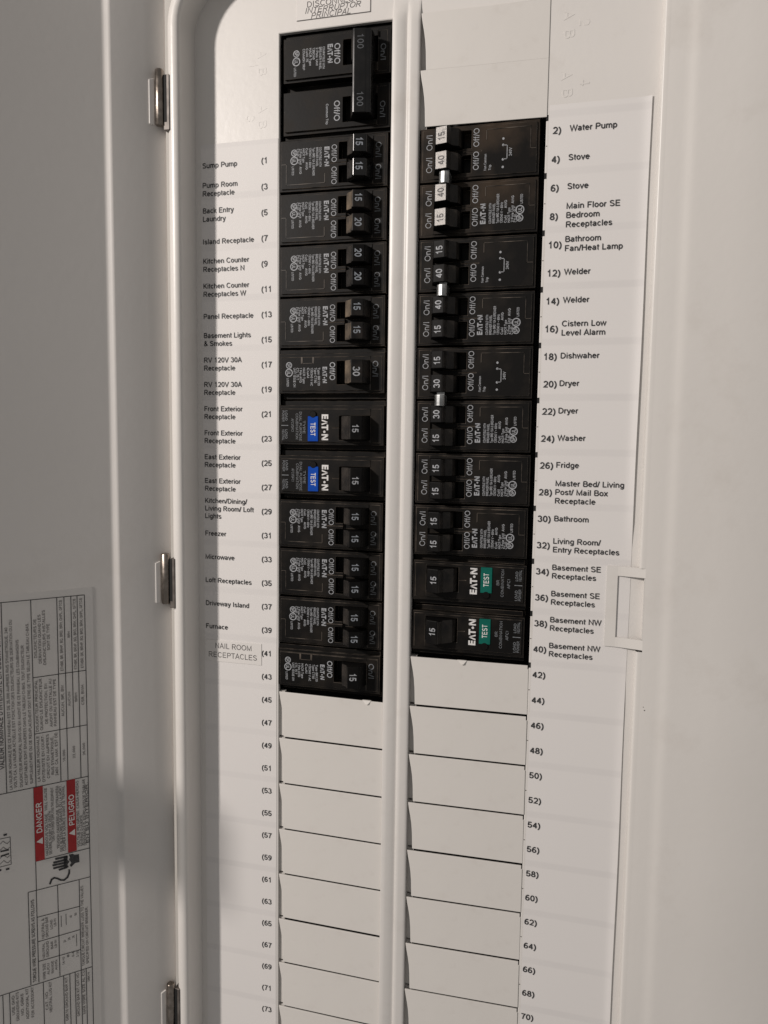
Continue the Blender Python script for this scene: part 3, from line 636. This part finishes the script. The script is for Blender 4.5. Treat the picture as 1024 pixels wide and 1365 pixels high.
def cert(mb, s, t, T, h=1.0):
    ringm(mb, s, t + 1.7, 1.25, 1.65, T, h); btext(mb, 'SP', s - .8, t + .75, 1.6, T, h, width=1.9, bold=.04)
    ringm(mb, s, t + 5.4, 1.55, 2.05, T, h); btext(mb, 'UL', s - .9, t + 4.4, 1.7, T, h, width=2.0, bold=.04)
    btext(mb, 'LISTED', s - 1.2, t + 8.1, 1.1, T, h, width=4.2, bold=.03)
def ridge(mb, pts, T, h=1.0, wd=.26, up=.16):
    for (s0, t0), (s1, t1) in zip(pts, pts[1:]):
        a, b = min(s0, s1) - wd / 2, max(s0, s1) + wd / 2; c, d = min(t0, t1) - wd / 2, max(t0, t1) + wd / 2
        mb.box(a - 27.9, b - 27.9, T / 2 - d, T / 2 - c, h - .2, h + up)
PRINT9 = [(21.9, 9.2, 'COMPATIBLE WITH'), (20.2, 9.0, 'BREAKER PANEL'), (18.4, 13.2, 'Type BRD 15A & BREAKER'), (16.6, 9.4, '120/240 V ~ 60Hz'), (14.8, 10.2, 'CuAl       AWG'), (13.2, 6.8, 'HACR Type'), (11.6, 12.0, '2 Pole Unit  AWG'), (10.2, 7.0, 'CTL60 - 75 T')]
VAR = {}
def variant(kind, ratings, mats):
    """parts of one breaker: list of (name, mesh, sub-parts, label)"""
    key = (kind, ratings, mats)
    if key in VAR: return VAR[key]
    bmat, hmats = M[mats[0]], [M[mats[1]]]
    T = 25.4; parts = []
    fp = MB(); wm = MB(); cm = MB(); pm = MB(); pm2 = MB()
    if kind in ('twin', 'twin_diagram'):
        sb = [.3, 1.5, 26.6, 31.3, 35.3, 48.7, 54.5, 55.6]; tb = [.45, 1.5, 3.1, 11.3, 12.55, 12.85, 14.1, 22.3, 23.7, 24.75]
        def H(s, t):
            if (31.3 < s < 48.7) and (3.1 < t < 11.3 or 14.1 < t < 22.3): return -4.5
            if s < 1.5 or s > 54.5 or t < 1.5 or t > 23.7: return .15
            if 35.3 < s < 48.7 and 11 < t < 14.2: return -.6
            if (12.55 < t < 12.85) and (s > 48.7 or 26.6 < s < 35.3): return .55
            if s > 48.7: return .55
            return 1.0
        mb = heightfield(sb, tb, H, -13, T)
        parts.append(('body', mb.mesh('body', bmat, bevel=.3, edge=M['edge']), [], None))
        for i, tc in enumerate((7.2, 18.2)):
            hm_ = hmats[0] if not (len(ratings) > 2) else M['handle']
            nb = MB(); btext(nb, ratings[i], 42.5, tc - 2.2, 3.1, T, tilt=True, width=4.1 if ratings[i] != '15' else 3.6, bold=.03)
            parts.append(('handle', handle_mesh(tc, 8.0, T, hm_), [('rating_number', nb.mesh('rating_number', M['inkgrey'] if len(ratings) > 2 else M['print' if mats[-1] == 'r' else 'printmid'], fixn=False), None)], None))
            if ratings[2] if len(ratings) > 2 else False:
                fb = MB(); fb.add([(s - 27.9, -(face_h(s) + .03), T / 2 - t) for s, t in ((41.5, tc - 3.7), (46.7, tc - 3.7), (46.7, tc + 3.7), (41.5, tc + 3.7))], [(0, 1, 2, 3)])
                parts[-1][2].append(('face_glare', fb.mesh('face_glare', M['shiny'], fixn=False), None))  # thin lighter patch standing in for glare on the handle face
        for tc in (8.3, 18.7): btext(pm, 'Off/O', 27.7, tc - 4.1, 2.7, T, width=8.2, bold=.0)
        for tc in (8.0, 18.2): btext(pm2, 'On/I', 49.8, tc - 3.4, 2.9, T, h=.55, width=6.8, bold=-.005)
        rd = MB(); ridge(rd, [(1.8, 12.0), (4.2, 12.0), (4.2, 21.8), (24.3, 21.8), (24.3, 17.5)], T)
        parts.append(('outline_ridge', rd.mesh('outline_ridge', M['edge']), [], None))
        if kind == 'twin':
            logo(wm, 24.0, 4.9, 2.6, 9.4, T)
            for s, w_, t in PRINT9: btext(fp, t, s - .5, 4.9, 1.15, T, width=w_, bold=.03, res=1)
            cert(cm, 8.3, 5.0, T)
        else:
            btext(fp, 'Non Common', 24.2, 3.6, 1.1, T, width=7.4, bold=.03, res=1); btext(fp, 'Trip', 22.0, 3.6, 1.1, T, width=2.4, bold=.03, res=1)
            for t in (4.6, 8.0, 14.4, 17.2): ringm(cm, 16.6, t, .01, .55, T, n=10)
            dg = cm
            for a in [(14.6, 8.0, 16.6, 8.3), (14.6, 14.1, 16.6, 14.4), (14.6, 8.0, 14.9, 14.4)]:
                dg.add([(a[0] - 27.9, -1.07, T / 2 - a[1]), (a[2] - 27.9, -1.07, T / 2 - a[1]), (a[2] - 27.9, -1.07, T / 2 - a[3]), (a[0] - 27.9, -1.07, T / 2 - a[3])], [(0, 1, 2, 3)])
            btext(dg, '240V', 12.6, 9.2, 1.3, T, width=3.8, bold=.03)
    elif kind == 'single':
        sb = [.3, 1.5, 31.3, 35.3, 48.7, 54.5, 55.6]; tb = [.45, 2.6, 4.3, 6.4, 18.0, 21.0, 22.2, 24.9]
        def H(s, t):
            if t > 22.2: return -5.5 if s < 6 else -4.0
            if t < 2.6: return -1.0
            if 31.3 < s < 48.7 and 6.4 < t < 18.0: return -4.5
            if s < 1.5 or s > 54.5 or t < 4.3 or t > 21.0: return .15
            if s > 48.7: return .7
            return 1.0
        mb = heightfield(sb, tb, H, -13, T); parts.append(('body', mb.mesh('body', bmat, bevel=.3, edge=M['edge']), [], None))
        nb = MB(); btext(nb, ratings[0], 42.4, 10.0, 3.2, T, tilt=True, width=4.6 if ratings[0] != '15' else 3.8, bold=.03)
        parts.append(('handle', handle_mesh(12.2, 11.2, T, hmats[0]), [('rating_number', nb.mesh('rating_number', M['print'], fixn=False), None)], None))
        btext(pm, 'Off/O', 27.7, 7.0, 2.8, T, width=8.8, bold=.02); btext(pm2, 'On/I', 49.8, 6.6, 2.9, T, h=.7, width=7.6, bold=.01)
        logo(wm, 23.9, 9.2, 2.4, 8.2, T)
        for s, w_, t in [(21.9, 8.9, 'Type BR120'), (20.1, 7.6, 'Type CT60'), (18.1, 9.0, '120/240 V AC'), (16.2, 5.0, 'CuAl'), (14.0, 8.0, 'HACR Type'), (12.2, 7.4, '1 Pole AWG'), (10.5, 6.0, 'CTL 75 T'), (8.9, 9.6, 'UNIT ISSUE ON')]:
            btext(fp, t, s - .5, 9.6, 1.2, T, width=w_, bold=.03, res=1)
        cert(cm, 6.0, 6.6, T)
        rd = MB(); ridge(rd, [(12.6, 4.4), (13.2, 7.4), (18.6, 7.4), (19.3, 4.4)], T); parts.append(('outline_ridge', rd.mesh('outline_ridge', M['edge']), [], None))
    else:                                            # one handle with a coloured test button
        sb = [.3, 1.6, 15.9, 22.3, 29.2, 32.8, 35.2, 49.0, 54.5, 55.6]; tb = [.45, 3.0, 4.7, 8.0, 13.9, 14.15, 20.2, 21.4, 22.6, 24.9]
        def H(s, t):
            if t > 22.6: return -5.5 if s < 6 else -4.0
            if t < 3.0: return -3.2 if t < 3.0 else .1
            if 32.8 < s < 49.0 and 8.0 < t < 20.2: return -4.5
            if s < 1.6 or s > 54.5 or t < 4.7 or t > 21.4: return .15
            if 13.9 < t < 14.15 and (29.2 < s < 32.8 or s > 54): return .5
            if s > 49.0: return .6
            return 1.0
        mb = heightfield(sb, tb, H, -13, T); parts.append(('body', mb.mesh('body', bmat, bevel=.3, edge=M['edge']), [], None))
        nb = MB(); btext(nb, ratings[0], 42.3, 12.6, 2.9, T, tilt=True, width=3.8, bold=.03)
        hm = handle_mesh(14.1, 11.6, T, hmats[0], [(33.5, -4.5), (33.7, .5), (35.0, 3.2), (39.4, 6.6), (40.9, 9.4), (41.5, 9.6), (46.7, 8.25), (47.2, 7.8), (47.9, 4.8), (48.7, .8), (48.7, -4.5)])
        parts.append(('handle', hm, [('rating_number', nb.mesh('rating_number', M['print'], fixn=False), None)], None))
        logo(wm, 23.6, 7.4, 3.5, 13.2, T)
        parts.append(None)
        bb = MB(); pts = [(16.3, 8.4), (21.9, 8.4), (21.9, 21.0), (16.3, 21.0)]
        bb.prism(pts, lambda p: (p[0] - 27.9, -.9, T / 2 - p[1]), lambda p: (p[0] - 27.9, -1.5, T / 2 - p[1]))
        tw = MB(); btext(tw, 'TEST', 17.9, 11.6, 2.5, T, h=1.5, width=6.6, bold=.02)
        gm = M['blue'] if 'blue' in ratings else M['green']
        parts[-1] = ('test_button', bb.mesh('test_button', gm, bevel=.2), [('lettering', tw.mesh('lettering', M['printwhite'], fixn=False), None)], None)
        dk = MB(); n = 14
        dk.prism([(19.1 + 1.75 * math.cos(2 * math.pi * i / n), 7.4 + 1.75 * math.sin(2 * math.pi * i / n)) for i in range(n)], lambda p: (p[0] - 27.9, -.9, T / 2 - p[1]), lambda p: (p[0] - 27.9, -1.75, T / 2 - p[1]))
        parts.append(('indicator_boss', dk.mesh('indicator_boss', bmat, bevel=.2), [], None))
        lines = [(14.2, 10.6, 6.6, 'TYPE'), (12.3, 6.2, 14.6, 'DUAL PURPOSE' if 'blue' in ratings else ''), (10.4, 7.0, 13.0, 'COMBINATION'), (8.0, 9.6, 6.6, 'AFCI/GFCI')] if 'blue' in ratings else [(13.6, 12.6, 2.6, 'BR'), (11.4, 7.0, 13.4, 'COMBINATION'), (8.4, 11.2, 4.6, 'AFCI')]
        for s, t0, w_, t in lines:
            if t: btext(fp, t, s - .7, t0, 1.35, T, width=w_, bold=.01, res=2)
        for s, t0, w_, t in [(4.6, 5.6, 5.0, 'LOAD'), (2.9, 5.6, 5.6, 'POWER'), (4.6, 15.2, 4.6, 'LOAD'), (2.9, 15.2, 5.4, 'NEUTRAL')]: btext(fp, t, s - .6, t0, 1.25, T, width=w_, bold=.02, res=1)
        fp.add([(s - 27.9, -1.07, T / 2 - t) for s, t in ((1.9, 12.9), (5.6, 12.9), (5.6, 13.25), (1.9, 13.25))], [(0, 1, 2, 3)])
    for nm, mb_, mt in (('brand_lettering', wm, M['printwhite'] if kind == 'test' else M['print']), ('fine_print', fp, M['print'] if kind != 'test' else M['printdim']), ('certification_mark', cm, M['print']), ('off_marking', pm, M['print']), ('on_marking', pm2, M['printdim'] if 'dimon' in mats else M['print'])):
        if mb_.v: parts.append((nm, mb_.mesh(nm, mt, fixn=False), [], None))
    VAR[key] = parts
    return parts
def breaker(row, side, kind, ratings, mats, label):
    x, rot = (27.9, 0) if side == 'L' else (99.9, math.pi)
    jx, jr = random.uniform(-.25, .25), random.uniform(-.004, .004)
    t = thing('circuit_breaker', label, 'breaker', (x + jx, random.uniform(-.25, .25), -25.4 * row - 12.7), 'black circuit breakers in the two columns', rot + jr)
    for nm, me, subs, lb in variant(kind, ratings, mats):
        p = link(nm, me, t)
        for sn, sm, sl in subs: link(sn, sm, p)
    return t
dL = ('body', 'handle', 'dimon')
DU = ('bodydust', 'handledust', 'dimon')
breaker(0, 'L', 'twin', ('15', '15'), ('body', 'gloss', 'dimon'), 'black twin breaker marked 15 and 15 next to Sump Pump, just below the main breaker')
breaker(1, 'L', 'twin', ('15', '20'), ('body', 'handledust', 'dimon'), 'dusty twin breaker marked 15 and 20 next to Back Entry Laundry')
breaker(2, 'L', 'twin', ('20', '20'), dL, 'twin breaker marked 20 and 20 next to the Kitchen Counter entries')
breaker(3, 'L', 'twin', ('15', '15'), ('body', 'handledust', 'dimon'), 'twin breaker marked 15 and 15 next to Panel Receptacle, above the 30 amp breaker')
breaker(4, 'L', 'single', ('30',), ('body', 'handledust', 'dimon'), 'breaker with one wide handle marked 30 next to RV 120V 30A')
breaker(5, 'L', 'test', ('15', 'blue'), ('body', 'handle'), 'breaker with blue TEST button next to Front Exterior Receptacle, upper of two')
breaker(6, 'L', 'test', ('15', 'blue'), ('body', 'handle'), 'breaker with blue TEST button next to East Exterior Receptacle, lower of two')
breaker(7, 'L', 'twin', ('15', '15'), dL, 'twin breaker marked 15 and 15 just below the blue button breakers, next to Freezer')
breaker(8, 'L', 'twin', ('15', '15'), dL, 'twin breaker marked 15 and 15 next to Microwave and Loft Receptacles')
breaker(9, 'L', 'twin', ('15', '15'), dL, 'twin breaker marked 15 and 15 next to Driveway Island and Furnace')
breaker(10, 'L', 'single', ('15',), dL, 'lowest left breaker with a single handle marked 15, next to number 43')
dR = ('body', 'handle', 'r')
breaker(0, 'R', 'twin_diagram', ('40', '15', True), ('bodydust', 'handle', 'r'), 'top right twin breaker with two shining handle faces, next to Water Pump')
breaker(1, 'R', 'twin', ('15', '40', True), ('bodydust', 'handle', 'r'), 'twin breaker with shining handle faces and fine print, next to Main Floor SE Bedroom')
breaker(2, 'R', 'twin_diagram', ('40', '15'), dR, 'twin breaker marked 15 and 40 with wiring diagram, next to Bathroom Fan/Heat Lamp')
breaker(3, 'R', 'twin', ('15', '40'), dR, 'twin breaker marked 40 and 15 with fine print, next to Cistern Low Level Alarm')
breaker(4, 'R', 'twin_diagram', ('30', '15'), dR, 'twin breaker marked 15 and 30 with wiring diagram, next to Dishwaher')
breaker(5, 'R', 'twin', ('15', '30'), dR, 'twin breaker marked 30 and 15 with fine print, next to Washer')
breaker(6, 'R', 'twin', ('15', '15'), dR, 'twin breaker marked 15 and 15 next to Fridge in the right column')
breaker(7, 'R', 'twin', ('15', '15'), dR, 'twin breaker marked 15 and 15 next to Living Room/ Entry Receptacles, above the green buttons')
breaker(8, 'R', 'test', ('15', 'green'), ('body', 'handle'), 'breaker with green TEST button next to Basement SE Receptacles, upper of two')
breaker(9, 'R', 'test', ('15', 'green'), ('body', 'handle'), 'breaker with green TEST button next to Basement NW Receptacles, lowest on the right')

# ---- main breaker: two poles, handles joined by one long bar
mt_ = thing('main_breaker', 'large two pole main breaker marked 100 at top left, under the DISCONNECT sticker', 'breaker', (27.9, 0, 25.4))
T = 50.8
sb = [2.6, 3.6, 33.4, 37.4, 50.5, 55.0, 56.6]; tb = [.5, 3.4, 4.6, 7.2, 19.0, 22.8, 24.0, 28.6, 29.8, 33.4, 45.2, 47.4, 48.8, 50.3]
def HM(s, t):
    if t < 3.4: return -3
    if 24.0 < t < 28.6: return -5
    if t > 48.8: return -2
    if 33.4 < s < 50.5 and (7.2 < t < 19.0 or 33.4 < t < 45.2): return -4.5
    if s < 3.6 or s > 55.0 or t < 4.6 or 22.8 < t < 24.0 or 28.6 < t < 29.8 or t > 47.4: return .4
    if s > 50.5: return .3
    return 1.6
link('body', heightfield(sb, tb, HM, -13, T).mesh('body', M['body'], bevel=.3, edge=M['edge']), mt_)
HP = [(37.6, -4.5), (38.0, 3), (39.2, 6.0), (40.6, 8.6), (41.2, 9.0), (48.2, 8.1), (48.8, 7.6), (49.2, 5), (49.4, -4.5)]
for tc in (13.2, 39.2): link('handle', handle_mesh(tc, 11.4, T, M['handle'], HP), mt_)
tie = MB(); tie.prism([(40.7, 3), (40.75, 9.4), (40.95, 10.42), (41.8, 10.58), (46.9, 9.8), (47.3, 9.4), (48.6, 9.1), (49.3, 8.5), (49.5, 6), (49.5, 3)], lambda p: (p[0] - 27.9, -p[1], T / 2 - 7.4), lambda p: (p[0] - 27.9, -p[1], T / 2 - 44.8))
bar = link('handle_bar', tie.mesh('handle_bar', M['gloss'], bevel=.2, seg=2), mt_)
for tc in (13.4, 39.0):
    nb = MB(); put(nb, '100', 3.0, lambda x, y: (43.2 + y - 27.9, -(10.66 - (43.2 + y - 41.7) * .154), T / 2 - (tc - 3.2 + x)), width=6.4, bold=.01)
    link('rating_number', nb.mesh('rating_number', M['printfaint'], fixn=False), bar)
pm = MB(); pm2 = MB(); fp = MB(); cm = MB(); wm = MB()
for t in (8.6, 34.9): btext(pm, 'Off/O', 29.1, t, 2.9, T, h=1.6, width=9.4, bold=.02)
for t in (10.6, 36.6): btext(pm2, 'On/I', 51.8, t, 2.6, T, h=.4, width=7.4, bold=.01)
logo(wm, 25.6, 8.6, 2.7, 8.8, T, h=1.6)
for s, w_, t in [(23.6, 10.2, 'COMPATIBLE WITH'), (21.9, 10.4, 'BREAKER PANEL'), (20.2, 8.4, '2 Pole Unit'), (18.5, 5.4, '120/240'), (16.8, 8.2, 'HACR Type'), (15.1, 6.2, 'Cu/Al 75'), (13.4, 9.8, 'COMMON TRIP')]:
    btext(fp, t, s - .5, 9.4, 1.15, T, h=1.6, width=w_, bold=.03, res=1)
btext(fp, 'Common Trip', 25.0, 36.0, 1.2, T, h=1.6, width=9.6, bold=.03, res=1)
cert(cm, 9.6, 9.6, T, h=1.6)
for nm, mb_, k in (('brand_lettering', wm, 'print'), ('fine_print', fp, 'print'), ('certification_mark', cm, 'print'), ('off_marking', pm, 'print'), ('on_marking', pm2, 'printdim')):
    link(nm, mb_.mesh(nm, M[k], fixn=False), mt_)

# ---- metal clips tying handles of neighbouring breakers
for k, lb in ((1, 'shiny metal tie clip between the two Stove handles, topmost of three'), (3, 'shiny metal tie clip between the two Welder handles, middle one'), (5, 'shiny metal tie clip between the two Dryer handles, lowest of three')):
    t = thing('handle_tie', lb, 'metal clip', (85.3, 0, -25.4 * k - .9), 'metal clips tying neighbouring handles')
    mb = MB(); arc = [(-2.6, 3.5), (-2.6, 8.6), (-2.2, 9.8), (-1.2, 10.7), (.3, 11.1), (1.5, 10.7), (2.2, 9.6), (2.4, 8.4), (2.4, 3.5)]
    mb.prism(arc, lambda p: (p[0], -p[1], -2.6), lambda p: (p[0], -p[1], 2.6))
    link('clip', mb.mesh('clip', M['zinc'], bevel=.25, seg=2), t)
    mb = MB(); mb.box(-1.8, 1.8, -5.5, 5.5, 6.0, 7.2); link('tie_bar', mb.mesh('tie_bar', M['zinc'], bevel=.15), t)
